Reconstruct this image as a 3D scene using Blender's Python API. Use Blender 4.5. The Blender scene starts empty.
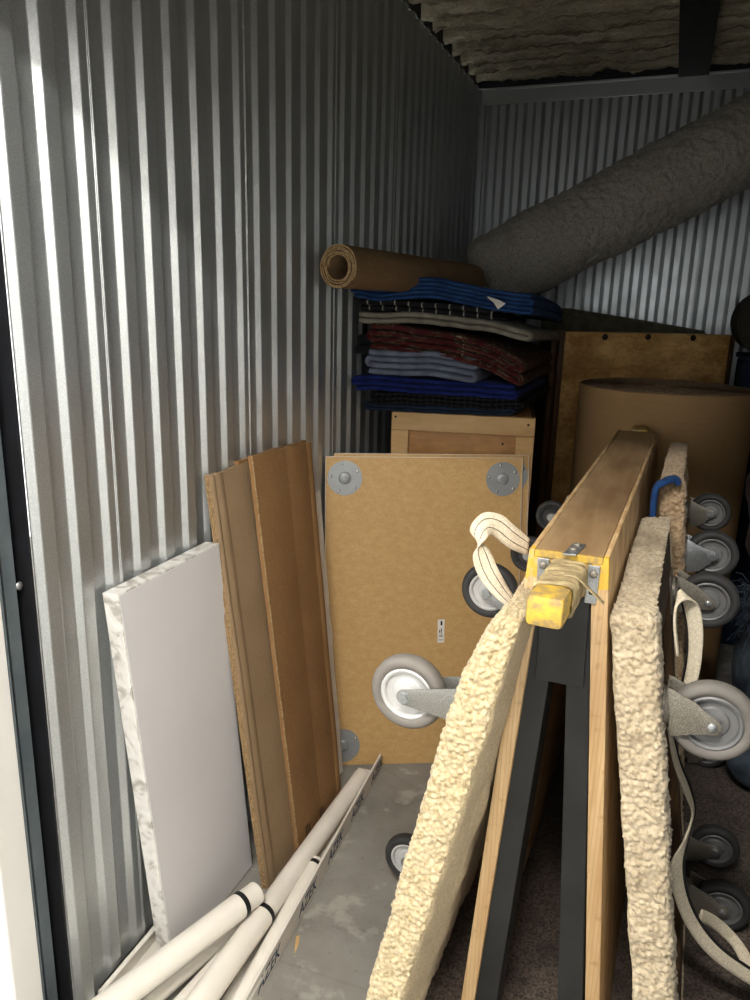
import bpy, bmesh, math, random
from mathutils import Vector, Matrix, noise
random.seed(7)
C = bpy.context.scene.collection
V = Vector
# ------------------------------------------------------------------ camera
FPX = 751.0
YAW, PITCH, ROLL = map(math.radians, (20.683, 14.547, 1.469))
CAM = V((.979, 0, 1.45))
fw = V((-math.sin(YAW)*math.cos(PITCH), math.cos(YAW)*math.cos(PITCH), -math.sin(PITCH)))
rt = V((math.cos(YAW), math.sin(YAW), 0)); up = rt.cross(fw)
rt, up = math.cos(ROLL)*rt + math.sin(ROLL)*up, -math.sin(ROLL)*rt + math.cos(ROLL)*up
cd = bpy.data.cameras.new('camera'); cam = bpy.data.objects.new('camera', cd); C.objects.link(cam)
M = Matrix((rt, up, -fw)).transposed().to_4x4(); M.translation = CAM; cam.matrix_world = M
cd.sensor_fit = 'HORIZONTAL'; cd.sensor_width = 36; cd.lens = FPX/750*36; cd.clip_start = .02
bpy.context.scene.camera = cam

def at(x, y, D=None, X=None, Y=None, Z=None):
    """a measured point of the photograph at a known distance or on a known plane"""
    r = fw + rt*(x-375)/FPX + up*(500-y)/FPX
    if D is not None: return CAM + r*D
    i, v = (0, X) if X is not None else ((1, Y) if Y is not None else (2, Z))
    return CAM + r*((v-CAM[i])/r[i])

def on_plane(x, y, p0, n):
    r = fw + rt*(x-375)/FPX + up*(500-y)/FPX
    return CAM+r*((p0-CAM).dot(n)/r.dot(n))

# ------------------------------------------------------------------ materials
def srgb(h):
    h = h.lstrip('#'); o = []
    for i in (0, 2, 4):
        c = int(h[i:i+2], 16)/255
        o.append(c/12.92 if c <= .04045 else ((c+.055)/1.055)**2.4)
    return (*o, 1)

class NT:
    def __init__(s, name):
        s.m = bpy.data.materials.new(name); s.m.use_nodes = True
        s.n = s.m.node_tree.nodes; s.l = s.m.node_tree.links
        s.b = s.n['Principled BSDF']
        s.tc = s.n.new('ShaderNodeTexCoord')
    def new(s, t, **k):
        n = s.n.new(t)
        for a, v in k.items():
            if a[0] == '_': n.inputs[a[1:].replace('_', ' ')].default_value = v
            else: setattr(n, a, v)
        return n
    def link(s, a, b): s.l.new(a, b)
    def coord(s, scale=(1, 1, 1), rot=(0, 0, 0)):
        mp = s.new('ShaderNodeMapping'); mp.inputs['Scale'].default_value = scale; mp.inputs['Rotation'].default_value = rot
        s.link(s.tc.outputs['Object'], mp.inputs['Vector']); return mp.outputs['Vector']
    def noise(s, scale, detail=4, vec=None, rough=.55):
        n = s.new('ShaderNodeTexNoise', _Scale=scale, _Detail=detail, _Roughness=rough)
        s.link(vec if vec else s.tc.outputs['Object'], n.inputs['Vector']); return n.outputs['Fac']
    def ramp(s, fac, stops):
        r = s.new('ShaderNodeValToRGB'); e = r.color_ramp.elements
        while len(e) < len(stops): e.new(.5)
        for k, (p, c) in enumerate(stops):
            e[k].position = p; e[k].color = srgb(c) if isinstance(c, str) else (c, c, c, 1)
        s.link(fac, r.inputs['Fac']); return r.outputs['Color']
    def mix(s, fac, a, b, mode='MIX'):
        m = s.new('ShaderNodeMix', data_type='RGBA', blend_type=mode)
        for sock, v in ((m.inputs[0], fac), (m.inputs[6], a), (m.inputs[7], b)):
            if hasattr(v, 'links'): s.link(v, sock)
            else: sock.default_value = srgb(v) if isinstance(v, str) else v
        return m.outputs[2]
    def bump(s, h, strength=.3, dist=.005):
        b = s.new('ShaderNodeBump', _Strength=strength, _Distance=dist)
        s.link(h, b.inputs['Height']); s.link(b.outputs['Normal'], s.b.inputs['Normal'])
    def math(s, op, a, b=0.):
        m = s.new('ShaderNodeMath', operation=op)
        for sock, v in ((m.inputs[0], a), (m.inputs[1], b)):
            if hasattr(v, 'links'): s.link(v, sock)
            else: sock.default_value = v
        return m.outputs[0]
    def xyz(s, src='Object'):
        x = s.new('ShaderNodeSeparateXYZ'); s.link(s.tc.outputs[src], x.inputs[0]); return x.outputs
    def wpos(s):
        g = s.new('ShaderNodeNewGeometry'); x = s.new('ShaderNodeSeparateXYZ'); s.link(g.outputs['Position'], x.inputs[0]); return x.outputs
    def done(s, col, rough=.6, metal=0., spec=.5):
        if hasattr(col, 'links'): s.link(col, s.b.inputs['Base Color'])
        else: s.b.inputs['Base Color'].default_value = srgb(col) if isinstance(col, str) else col
        if hasattr(rough, 'links'): s.link(rough, s.b.inputs['Roughness'])
        else: s.b.inputs['Roughness'].default_value = rough
        s.b.inputs['Metallic'].default_value = metal
        s.b.inputs['Specular IOR Level'].default_value = spec
        return s.m

def simple(name, c1, c2=None, scale=30, rough=.6, metal=0., bump=0., bscale=None, stretch=(1, 1, 1), spec=.5, lo=.35, hi=.65, detail=4):
    t = NT(name); v = t.coord(stretch)
    if c2 is None: col = c1
    else: col = t.ramp(t.noise(scale, detail, v), [(lo, c1), (hi, c2)])
    if bump: t.bump(t.noise(bscale or scale*4, 4, v), bump, .004)
    return t.done(col, rough, metal, spec)

def fabric(name, c1, c2, scale=25, bump=.5, bscale=220):
    t = NT(name)
    col = t.ramp(t.noise(scale, 5), [(.35, c1), (.65, c2)])
    t.bump(t.noise(bscale, 3), bump, .004)
    t.b.inputs['Sheen Weight'].default_value = .03
    return t.done(col, .95, 0, .2)

def wood(name, c1, c2, axis='Y', scale=9, rough=.5, knots=True, dirt=None):
    t = NT(name)
    st = {'X': (.12, 1, 1), 'Y': (1, .12, 1), 'Z': (1, 1, .12)}[axis]
    v = t.coord(st)
    n1 = t.noise(scale, 5, v, .6)
    w = t.new('ShaderNodeTexNoise', _Scale=scale*7, _Detail=4., _Distortion=.6); t.link(v, w.inputs['Vector'])
    f = t.math('ADD', t.math('MULTIPLY', n1, .65), t.math('MULTIPLY', w.outputs['Fac'], .35))
    col = t.ramp(f, [(.38, c1), (.62, c2)])
    if dirt:
        col = t.mix(t.ramp(t.noise(7, 6), [(.45, 0.), (.72, .7)]), col, dirt)
    t.bump(w.outputs['Fac'], .15, .002)
    return t.done(col, rough)

def galv(name, base=('#b0b4b5', '#c9cdce'), metal=.82, rough=.38):
    t = NT(name)
    vor = t.new('ShaderNodeTexVoronoi', _Scale=420.); t.link(t.tc.outputs['Object'], vor.inputs['Vector'])
    sp = t.math('ADD', t.math('MULTIPLY', vor.outputs['Distance'], .6), t.math('MULTIPLY', t.noise(600, 2), .5))
    col = t.ramp(sp, [(.25, base[0]), (.75, base[1])])
    r = t.ramp(t.noise(14, 4), [(.3, rough-.05), (.7, rough+.06)])
    t.bump(sp, .06, .001)
    return t.done(col, r, metal)

m_wall = galv('galvanised_sheet')
m_steel = galv('zinc_steel', ('#8f9294', '#b9bbbb'), .8, .38)
m_fork = galv('grey_zinc_fork', ('#7f7e79', '#9e9d97'), .6, .42)
m_steel_dull = galv('dull_zinc_steel', ('#6d6860', '#a19a8c'), .6, .45)
m_track = simple('track_grey', '#59646a', '#6b767b', 12, .55, .3)
m_black = simple('black_rubber', '#0b0c0f', '#12141a', 20, .6)
m_white_paint = simple('white_paint', '#dcdad6', '#e2e0dc', 4, .5, bump=.05, bscale=60)
m_corr = simple('corridor_white', '#e4e2de', '#eceae6', 3, .6)

def concrete():
    t = NT('concrete')
    a = t.ramp(t.noise(3.5, 8, None, .65), [(.3, '#77736c'), (.7, '#9a968e')])
    b = t.mix(t.ramp(t.noise(9, 6, None, .6), [(.55, 0.), (.62, .55)]), a, '#b3afa5')
    b = t.mix(t.ramp(t.noise(45, 5), [(.62, 0.), (.75, .5)]), b, '#4c4944')
    vor = t.new('ShaderNodeTexVoronoi', _Scale=1.4, feature='DISTANCE_TO_EDGE'); t.link(t.coord((1, 1, 0)), vor.inputs['Vector'])
    b = t.mix(t.ramp(vor.outputs['Distance'], [(.0, .16), (.006, 0.)]), b, '#4f4b46')
    t.bump(t.noise(60, 6), .15, .004)
    return t.done(b, .62)
m_conc = concrete()

def insulation():
    t = NT('sprayed_insulation')
    col = t.ramp(t.noise(26, 6, t.coord((.10, 1, .6)), .7), [(.32, '#8a8270'), (.52, '#b9b199'), (.68, '#ded6be')])
    t.bump(t.noise(90, 6, t.coord((.5, 1, 1))), .9, .02)
    return t.done(col, .95, 0, .1)
m_insul = insulation()
m_beam = simple('dark_beam', '#1c1b19', '#2b2a27', 12, .6)

def mdf():
    t = NT('mdf_board')
    n = t.noise(260, 3, t.coord((.5, 1, 1), (0, .35, 0)), .7)
    n2 = t.noise(60, 4, t.coord((.5, 1, 1), (0, .35, 0)))
    f = t.math('ADD', t.math('MULTIPLY', n, .6), t.math('MULTIPLY', n2, .4))
    col = t.ramp(f, [(.34, '#b28c56'), (.52, '#bf9a62'), (.70, '#cba974')])
    return t.done(col, .6)
m_mdf = mdf()
m_edge = simple('mdf_edge', '#ddd6c8', '#e8e2d6', 60, .6)
m_plate = simple('grey_caster_plate', '#8f9293', '#999c9c', 20, .45, .35)
m_rivet = simple('bright_rivet', '#d9d9d6', None, rough=.25, metal=.9)

def cardboard(name, c1, c2, flute='Z', fs=420):
    t = NT(name)
    base = t.ramp(t.noise(6, 6), [(.3, c1), (.7, c2)])
    w = t.new('ShaderNodeTexWave', wave_type='BANDS', bands_direction=flute, _Scale=fs/20, _Distortion=.4)
    t.link(t.tc.outputs['Object'], w.inputs['Vector'])
    col = t.mix(t.math('MULTIPLY', w.outputs['Fac'], .05), base, '#5d4426')
    col = t.mix(t.ramp(t.noise(120, 3), [(.5, 0.), (.8, .25)]), col, '#c29a68')
    t.bump(w.outputs['Fac'], .05, .001)
    return t.done(col, .75, 0, .25)
m_card = cardboard('cardboard', '#8d7659', '#9b8468', 'Y')
m_card_warm = cardboard('cardboard_warm', '#866440', '#94714a', 'Y')
m_card_cut = simple('cardboard_cut_edge', '#7d6241', '#b3966c', 180, .9, bump=.5)
m_card_roll = cardboard('cardboard_roll', '#a58258', '#b08c60', 'Z', 300)

def carpet(name, c1, c2, c3, sc=90, dirt='#6e5f49', dl=.62):
    t = NT(name)
    vor = t.new('ShaderNodeTexVoronoi', _Scale=sc*1.5); t.link(t.tc.outputs['Object'], vor.inputs['Vector'])
    f = t.math('ADD', t.math('MULTIPLY', t.noise(sc, 4), .6), t.math('MULTIPLY', vor.outputs['Distance'], .4))
    col = t.ramp(f, [(.3, c1), (.45, c2), (.62, c3)])
    col = t.mix(t.ramp(t.noise(9, 5), [(dl, 0.), (dl+.16, .55)]), col, dirt)
    t.bump(t.noise(sc*4, 4), .6, .003)
    t.b.inputs['Sheen Weight'].default_value = .2
    return t.done(col, .95, 0, .15)
m_cream = carpet('cream_loop_carpet', '#a18e66', '#bfac86', '#cfbe9b')
m_cream_flat = carpet('cream_flat_carpet', '#ac9870', '#bda984', '#c9b793', 150)
m_cream_dirty = carpet('worn_cream_carpet', '#98876a', '#b7a68a', '#c6b69a', 90, '#7c6a50', .52)
m_tan = carpet('tan_carpet', '#8d7354', '#a78c6b', '#bda383', 90, '#4e3f2e', .55)
m_grey_pad = carpet('grey_carpet_pad', '#77726a', '#959086', '#a8a297', 130, '#6c675f', .6)
m_deck = carpet('dark_deck_carpet', '#2f2722', '#4b4038', '#6a5c50', 110, '#1d1815', .5)

m_ply_in = wood('plywood_top', '#8a6a47', '#b39670', 'Y', 7, .38, dirt='#6d553b')
m_black_paint = simple('black_paint', '#131414', '#212222', 9, .5, bump=.1, bscale=50)
m_brown_side = wood('stained_wood', '#4a321c', '#6b4b2c', 'Z', 9, .5)

def ply_edge():
    t = NT('plywood_panel')
    v = t.coord((1, 1, .1))
    n = t.noise(22, 5, v, .65)
    col = t.ramp(n, [(.35, '#b08c5e'), (.65, '#d2b488')])
    # layered plies show on the narrow edges
    x = t.xyz()
    lay = t.math('SINE', t.math('MULTIPLY', x[0], 900.))
    col = t.mix(t.ramp(lay, [(.45, 0.), (.9, .28)]), col, '#8a653a')
    n2 = t.noise(60, 4)
    col = t.mix(t.ramp(n2, [(.6, 0.), (.72, .35)]), col, '#7d5c37')
    p = t.wpos()
    lim = t.math('ADD', p[2], t.math('MULTIPLY', t.noise(40, 3), .02))
    yel = t.math('MULTIPLY', t.math('GREATER_THAN', lim, 1.045), t.math('LESS_THAN', p[1], 1.16))
    yel = t.math('MULTIPLY', yel, t.ramp(t.noise(80, 4), [(.38, .2), (.5, 1.)]))
    col = t.mix(yel, col, '#c9a338')
    t.bump(n, .12, .002)
    return t.done(col, .5)
m_ply = ply_edge()
def yellow():
    t = NT('worn_yellow_paint')
    col = t.ramp(t.noise(50, 5, None, .65), [(.42, '#978055'), (.54, '#bf9c45'), (.66, '#cfae3c')])
    t.bump(t.noise(120, 3), .2, .002)
    return t.done(col, .45)
m_yellow = yellow()
def tape():
    t = NT('old_masking_tape')
    col = t.ramp(t.noise(38, 5, t.coord((1, 2.5, 1)), .65), [(.3, '#7a6a4e'), (.55, '#a9966f'), (.75, '#c8b98f')])
    t.bump(t.noise(60, 4, t.coord((1, 3, 1))), .6, .004)
    return t.done(col, .5)
m_tape = tape()
m_pine = wood('pale_pine', '#c79d63', '#dcb67e', 'X', 10, .55)
m_pine_panel = wood('pine_ply_panel', '#a97641', '#c99659', 'X', 8, .5, dirt='#7a4f28')
m_ply_old = wood('weathered_plywood', '#ab7a3c', '#e6bb78', 'X', 12, .4, dirt='#94652f')
m_dark_wood = wood('dark_wood', '#3f2c1a', '#6d5134', 'Z', 9, .6)
m_pvc = simple('white_pvc', '#e2dcd0', '#ebe5da', 8, .38)
m_pvc_grey = simple('pvc_trim', '#d8d2c6', '#e2dcd1', 8, .45)
m_panel = simple('panel_face', '#d3d1d2', '#d8d6d7', 3, .45)
def marble():
    t = NT('marbled_laminate')
    n = t.new('ShaderNodeTexNoise', _Scale=22., _Detail=8., _Distortion=1.6); t.link(t.tc.outputs['Object'], n.inputs['Vector'])
    col = t.ramp(n.outputs['Fac'], [(.35, '#a9a39b'), (.5, '#d9d5cf'), (.68, '#e6e3de')])
    return t.done(col, .45)
m_marble = marble()
m_foam = simple('white_foam', '#dedbd5', '#e8e5df', 20, .6)
m_tire = simple('grey_tire', '#69645e', '#7b756e', 14, .7, bump=.05)
m_tire_shaded = simple('shaded_grey_tire', '#2c2c2c', '#3b3a39', 14, .7, bump=.05)  # shade put into the colour of the wheels further back
m_hub = simple('cream_hub', '#b4b3b0', '#c2c1be', 14, .45)
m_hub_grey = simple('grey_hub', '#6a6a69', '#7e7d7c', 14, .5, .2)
m_webbing = None
def webbing():
    t = NT('cream_webbing')
    w = t.new('ShaderNodeTexNoise', _Scale=300., _Detail=2.); t.link(t.tc.outputs['Object'], w.inputs['Vector'])
    col = t.ramp(w.outputs['Fac'], [(.3, '#c9bba0'), (.7, '#e6dac3')])
    t.bump(w.outputs['Fac'], .3, .002)
    return t.done(col, .85, 0, .2)
m_webbing = webbing()
m_stitch = simple('black_stitch', '#1a1612', None, rough=.9)
m_ink = simple('blue_ink', '#3b4a63', None, rough=.6)
m_ink_dark = simple('dark_ink', '#2b2118', None, rough=.8)
m_label = simple('label_paper', '#dad5cc', None, rough=.6)

f_blue = fabric('blue_quilt', '#17335c', '#24477b')
f_slate = fabric('slate_quilt', '#5b6272', '#747b8c')
f_royal = fabric('royal_quilt', '#0f1a50', '#1a2b70')
f_grey = fabric('grey_felt', '#6c675c', '#8b8577')
f_dark = fabric('black_quilt', '#101114', '#1d1e22')
f_olive = fabric('olive_cloth', '#5d5a48', '#716e5a')
f_maroon = fabric('maroon_quilt', '#241110', '#321918')
f_navy = fabric('navy_cloth', '#1c2737', '#26344a')
f_bluegrey = fabric('blue_grey_quilt', '#39424c', '#4d5863')
f_binding = fabric('red_binding', '#3f1114', '#58191d', 40, .3)
def stripes(name, base, line, scale, width):
    t = NT(name); x = t.xyz()
    f = t.math('FRACT', t.math('MULTIPLY', t.math('ADD', x[0], t.math('MULTIPLY', t.noise(5, 2), .006)), scale))
    col = t.mix(t.math('LESS_THAN', f, width), base, line)
    t.bump(t.noise(200, 3), .4, .004)
    return t.done(col, .9, 0, .2)
f_stripe = stripes('striped_quilt', '#17171a', '#9a968a', 24, .09)
f_pin = stripes('pinstripe_quilt', '#121318', '#4a4642', 50, .10)
def paisley():
    t = NT('patterned_quilt')
    n = t.new('ShaderNodeTexNoise', _Scale=17., _Detail=5., _Distortion=2.4); t.link(t.coord((.6, 1, 1)), n.inputs['Vector'])
    col = t.ramp(n.outputs['Fac'], [(.33, '#20140f'), (.42, '#541a1b'), (.48, '#2e2018'), (.54, '#6b5a46'), (.59, '#3a1513'), (.66, '#33251b'), (.72, '#b0a286')])
    t.bump(t.noise(160, 3), .4, .004)
    return t.done(col, .9, 0, .2)
f_paisley = paisley()

# ------------------------------------------------------------------ mesh helpers
def bm_new(): return bmesh.new()

def box(bm, lo, hi, bev=0.):
    r = bmesh.ops.create_cube(bm, size=1)
    vs = r['verts']
    for v in vs:
        v.co = V([(lo[i]+hi[i])/2 + v.co[i]*(hi[i]-lo[i]) for i in range(3)])
    if bev:
        es = list({e for v in vs for e in v.link_edges})
        bmesh.ops.bevel(bm, geom=es, offset=bev, segments=2, affect='EDGES', profile=.5)
    return bm

def obox(bm, o, a, b, c, bev=0.):
    """a box from corner o along three edge vectors"""
    o, a, b, c = map(V, (o, a, b, c))
    pts = [o, o+a, o+a+b, o+b, o+c, o+a+c, o+a+b+c, o+b+c]
    vs = [bm.verts.new(p) for p in pts]
    fs = [bm.faces.new([vs[i] for i in f]) for f in ((0, 3, 2, 1), (4, 5, 6, 7), (0, 1, 5, 4), (1, 2, 6, 5), (2, 3, 7, 6), (3, 0, 4, 7))]
    bmesh.ops.recalc_face_normals(bm, faces=fs)
    if bev:
        bmesh.ops.bevel(bm, geom=list({e for f in fs for e in f.edges}), offset=bev, segments=2, affect='EDGES', profile=.5)
    return bm

def frame_of(d):
    d = V(d).normalized()
    a = V((0, 0, 1)) if abs(d.z) < .9 else V((1, 0, 0))
    x = a.cross(d).normalized(); return x, d.cross(x).normalized(), d

def cyl(bm, p, q, r, r2=None, n=24, caps=True):
    p, q = V(p), V(q); r2 = r if r2 is None else r2
    x, y, d = frame_of(q-p)
    A = [bm.verts.new(p+(x*math.cos(t)+y*math.sin(t))*r) for t in [2*math.pi*k/n for k in range(n)]]
    B = [bm.verts.new(q+(x*math.cos(t)+y*math.sin(t))*r2) for t in [2*math.pi*k/n for k in range(n)]]
    fs = []
    for k in range(n): fs.append(bm.faces.new((A[k], A[(k+1) % n], B[(k+1) % n], B[k])))
    if caps: fs += [bm.faces.new(A[::-1]), bm.faces.new(B)]
    bmesh.ops.recalc_face_normals(bm, faces=fs)
    return bm

def lathe(bm, o, axis, prof, n=32, closed=False):
    """prof: list of (radius, along) revolved about the axis through o"""
    x, y, d = frame_of(axis); o = V(o); rings = []
    for r, h in prof:
        if r < 1e-6: rings.append([bm.verts.new(o+d*h)])
        else: rings.append([bm.verts.new(o+d*h+(x*math.cos(2*math.pi*k/n)+y*math.sin(2*math.pi*k/n))*r) for k in range(n)])
    if closed: rings.append(rings[0])
    fs = []
    for a, b in zip(rings, rings[1:]):
        for k in range(n):
            j = (k+1) % n
            if len(a) == 1 and len(b) == 1: continue
            if len(a) == 1: fs.append(bm.faces.new((a[0], b[k], b[j])))
            elif len(b) == 1: fs.append(bm.faces.new((a[k], a[j], b[0])))
            else: fs.append(bm.faces.new((a[k], a[j], b[j], b[k])))
    bmesh.ops.recalc_face_normals(bm, faces=fs)
    return bm

def prism(bm, pts, d, bev=0.):
    """a polygon of 3D points swept by vector d"""
    d = V(d); A = [bm.verts.new(V(p)) for p in pts]; B = [bm.verts.new(V(p)+d) for p in pts]
    n = len(pts); fs = [bm.faces.new(A[::-1]), bm.faces.new(B)]
    for k in range(n): fs.append(bm.faces.new((A[k], A[(k+1) % n], B[(k+1) % n], B[k])))
    bmesh.ops.recalc_face_normals(bm, faces=fs)
    if bev: bmesh.ops.bevel(bm, geom=list({e for f in fs for e in f.edges}), offset=bev, segments=2, affect='EDGES', profile=.5)
    return bm

def tube(bm, pts, r, n=8):
    pts = [V(p) for p in pts]; rings = []
    t0 = (pts[1]-pts[0]).normalized(); x, y, _ = frame_of(t0)
    for i, p in enumerate(pts):
        t = (pts[min(i+1, len(pts)-1)]-pts[max(i-1, 0)]).normalized()
        x = (x-t*x.dot(t)).normalized(); y = t.cross(x)
        rings.append([bm.verts.new(p+(x*math.cos(2*math.pi*k/n)+y*math.sin(2*math.pi*k/n))*r) for k in range(n)])
    for a, b in zip(rings, rings[1:]):
        for k in range(n): bm.faces.new((a[k], a[(k+1) % n], b[(k+1) % n], b[k]))
    bm.faces.new(rings[0][::-1]); bm.faces.new(rings[-1]); return bm

def catmull(pts, k=8):
    pts = [V(p) for p in pts]; P = [pts[0]*2-pts[1]] + pts + [pts[-1]*2-pts[-2]]; out = []
    for i in range(1, len(P)-2):
        a, b, c, d = P[i-1:i+3]
        for j in range(k):
            t = j/k
            out.append(.5*((2*b)+(c-a)*t+(2*a-5*b+4*c-d)*t*t+(3*b-a-3*c+d)*t**3))
    return out+[pts[-1]]

def ribbon(bm, pts, wid, t=.0025, k=8):
    """a strap: centre points and, at each, its half-width vector"""
    cs = catmull(pts, k); ws = catmull(wid, k); rows = []
    for i, (c, w) in enumerate(zip(cs, ws)):
        d = (cs[min(i+1, len(cs)-1)]-cs[max(i-1, 0)]).normalized()
        nrm = d.cross(w).normalized()*t
        cols = []
        for s in (-1, -.5, 0, .5, 1): cols.append(c+w*s+nrm*(1-.35*abs(s)))
        for s in (1, .5, 0, -.5, -1): cols.append(c+w*s-nrm*(1-.35*abs(s)))
        rows.append([bm.verts.new(p) for p in cols])
    n = 10
    for a, b in zip(rows, rows[1:]):
        for j in range(n): bm.faces.new((a[j], a[(j+1) % n], b[(j+1) % n], b[j]))
    bm.faces.new(rows[0][::-1]); bm.faces.new(rows[-1]); 
    bmesh.ops.recalc_face_normals(bm, faces=bm.faces[:])
    return cs, ws

def obj(name, bm, m, parent=None, smooth=False, origin=None):
    """links the mesh as one object; coordinates are given in the world and kept relative to the thing's base"""
    me = bpy.data.meshes.new(name)
    root = parent
    while root is not None and root.parent is not None: root = root.parent
    off = root.location.copy() if root is not None else (V(origin) if origin is not None else V((0, 0, 0)))
    if root is None and origin is None and bm.verts:
        xs = [v.co for v in bm.verts]
        off = V((sum(v.x for v in xs)/len(xs), sum(v.y for v in xs)/len(xs), min(v.z for v in xs)))
    for v in bm.verts: v.co -= off
    bm.to_mesh(me); bm.free(); me.materials.append(m)
    if smooth:
        me.polygons.foreach_set('use_smooth', [True]*len(me.polygons))
    o = bpy.data.objects.new(name, me); C.objects.link(o)
    if parent is not None: o.parent = parent
    else: o.location = off
    if smooth == 'auto':
        md = o.modifiers.new('smooth by angle', 'EDGE_SPLIT'); md.split_angle = math.radians(35)
    return o

def tag(o, label, cat, group=None):
    o['label'] = label; o['category'] = cat
    if group: o['group'] = group
    return o
def thing(name, loc, label, cat, group=None):
    o = bpy.data.objects.new(name, None); C.objects.link(o); o.location = V(loc); o.empty_display_size = .05
    return tag(o, label, cat, group)
def struct(name, bm, m, smooth=False):
    o = obj(name, bm, m, None, smooth, (0, 0, 0)); o['kind'] = 'structure'; return o

# ------------------------------------------------------------------ the setting
W, Y0, D, H = 1.56, .936, 3.89, 2.462
PW, SEAM = .512, 1.147
def profile(s0, s1, phase, hgt=.0115, sl=.0125):
    """corrugated sheet: (along, out) points; ramp-up centres at phase + k*pitch, a double crease at each panel joint"""
    p = PW/6; pts = []
    k = math.floor((s0-phase)/p)-1
    while phase+k*p < s1+p:
        c = phase+k*p
        pts += [(c-sl/2-.0012, .0), (c-sl/2+.0012, hgt*.07), (c+sl/2-.0012, hgt*.93), (c+sl/2+.0012, hgt)]
        e = c+sl/2+.0012
        if (k % 6) == 5:
            for q in (.0185, .0225): pts += [(e+q-.003+.0012, hgt), (e+q-.0018+.0012, hgt+.0012), (e+q+.0006, hgt)]
        else:
            pts += [(e+.0005, hgt)]
        c2 = c+p*.5
        pts += [(c2-sl/2-.0012, hgt), (c2-sl/2+.0012, hgt*.93), (c2+sl/2-.0012, hgt*.07), (c2+sl/2+.0012, 0)]
        k += 1
    pts = sorted(pts, key=lambda q: q[0])
    out = [q for q in pts if s0 < q[0] < s1]
    return [(s0, out[0][1])]+out+[(s1, out[-1][1])]
def sheet(bm, prof, f, z0, z1):
    a = [bm.verts.new(f(s, h, z0)) for s, h in prof]; b = [bm.verts.new(f(s, h, z1)) for s, h in prof]
    for i in range(len(prof)-1): bm.faces.new((a[i], a[i+1], b[i+1], b[i]))
    # the sheet's own thickness
    a2 = [bm.verts.new(f(s, h-.0015, z0)) for s, h in prof]; b2 = [bm.verts.new(f(s, h-.0015, z1)) for s, h in prof]
    for i in range(len(prof)-1):
        bm.faces.new((a2[i+1], a2[i], b2[i], b2[i+1])); bm.faces.new((b[i], b[i+1], b2[i+1], b2[i]))
    bmesh.ops.recalc_face_normals(bm, faces=bm.faces[:])
    return bm
struct('wall_left', sheet(bm_new(), profile(Y0, D, SEAM+.0515), lambda s, h, z: V((h, s, z)), 0, H-.01), m_wall)
struct('wall_back', sheet(bm_new(), profile(0, W, .095, .0155, .0155), lambda s, h, z: V((s, D-h, z)), 0, H-.01), m_wall)
struct('wall_right', sheet(bm_new(), profile(Y0, D, SEAM+.02), lambda s, h, z: V((W-h, s, z)), 0, H-.01), m_wall)
b = bm_new(); box(b, (.0, D-.022, H-.075), (W, D-.0125, H-.005), .002); box(b, (0, D-.03, H-.012), (W, D-.0125, H-.004))
struct('trim_back', b, m_wall)
b = bm_new(); box(b, (.0125, D-.045, 0), (.035, D-.0125, H-.075), .002); box(b, (.0, D-.045, 0), (.0125, D-.036, H-.02))
struct('trim_corner', b, m_wall)
b = bm_new(); box(b, (-2.6, -4., -.05), (3.8, D+.1, 0)); struct('floor', b, m_conc)
# ceiling: roof deck flutes covered with sprayed insulation
b = bm_new(); nx, ny = 150, 440; g = []
for j in range(ny+1):
    row = []
    for i in range(nx+1):
        x = -.04+(W+.08)*i/nx; y = .84+(D+.02-.84)*j/ny
        ph = (y+.012*noise.noise(V((x*5, y*2, 0)))+.005*noise.noise(V((x*25, y*9, 4))))/.14
        t = ph-math.floor(ph)
        lw = .34+.10*noise.noise(V((x*8, math.floor(ph)*5.1, 6)))
        lip = 1. if .06 < t < lw else (t/.06 if t <= .06 else max(0, 1-(t-lw)/.10))
        d = (.072+.012*noise.noise(V((x*6, math.floor(ph)*3.3, 2)))+.010*noise.noise(V((x*30, math.floor(ph)*7.7, 5))))*lip + .010*noise.fractal(V((x*9, y*22, 1)), 1, 2, 4) + .010*max(0, noise.noise(V((x*22, y*30, 9))))
        row.append(b.verts.new((x, y, 2.548-d)))
    g.append(row)
for j in range(ny):
    for i in range(nx): b.faces.new((g[j][i], g[j+1][i], g[j+1][i+1], g[j][i+1]))
box(b, (-.06, .84, 2.56), (W+.06, D+.06, 2.6))
struct('ceiling', b, m_insul, True)
b = bm_new(); box(b, (.885, .87, 2.445), (1.01, D-.03, 2.465)); box(b, (.94, .87, 2.46), (.96, D-.03, 2.56)); struct('trim_beam', b, m_beam)
b = bm_new(); box(b, (-.05, D-.012, H-.004), (W+.05, D+.05, 2.56)); box(b, (-.05, Y0, H-.004), (-.002, D, 2.56)); box(b, (W, Y0, H-.004), (W+.05, D, 2.56))
struct('trim_gap', b, m_black)  # black fill stands in for the shade in the gap above the walls
# front wall with the door opening; its left end shows at the frame's edge
HD, JR = 1.93, 1.18  # right jamb is out of view, set well inwards to darken the right side
b = bm_new()
box(b, (-2.6, .80, 0), (0., .862, 2.6), .003); box(b, (JR, .80, 0), (3.8, .862, 2.6), .003); box(b, (0, .80, HD), (JR, .862, 2.6))
struct('wall_front', b, m_white_paint)
b = bm_new()
box(b, (-.075, .862, 0), (-.06, .936, 2.2)); box(b, (-.06, .9295, 0), (-.001, .934, 2.2)); box(b, (-.06, .867, 0), (-.004, .8705, 2.2))
struct('trim_gasket', b, m_black)
b = bm_new(); box(b, (-.03, .8625, 0), (-.0005, .8665, 2.2), .0008); box(b, (-.05, .886, 0), (-.018, .9125, 2.2), .002); struct('trim_track', b, m_track)
b = bm_new(); box(b, (JR+.01, .863, 0), (W+.05, .936, 2.5)); struct('trim_jamb', b, m_track)
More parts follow.
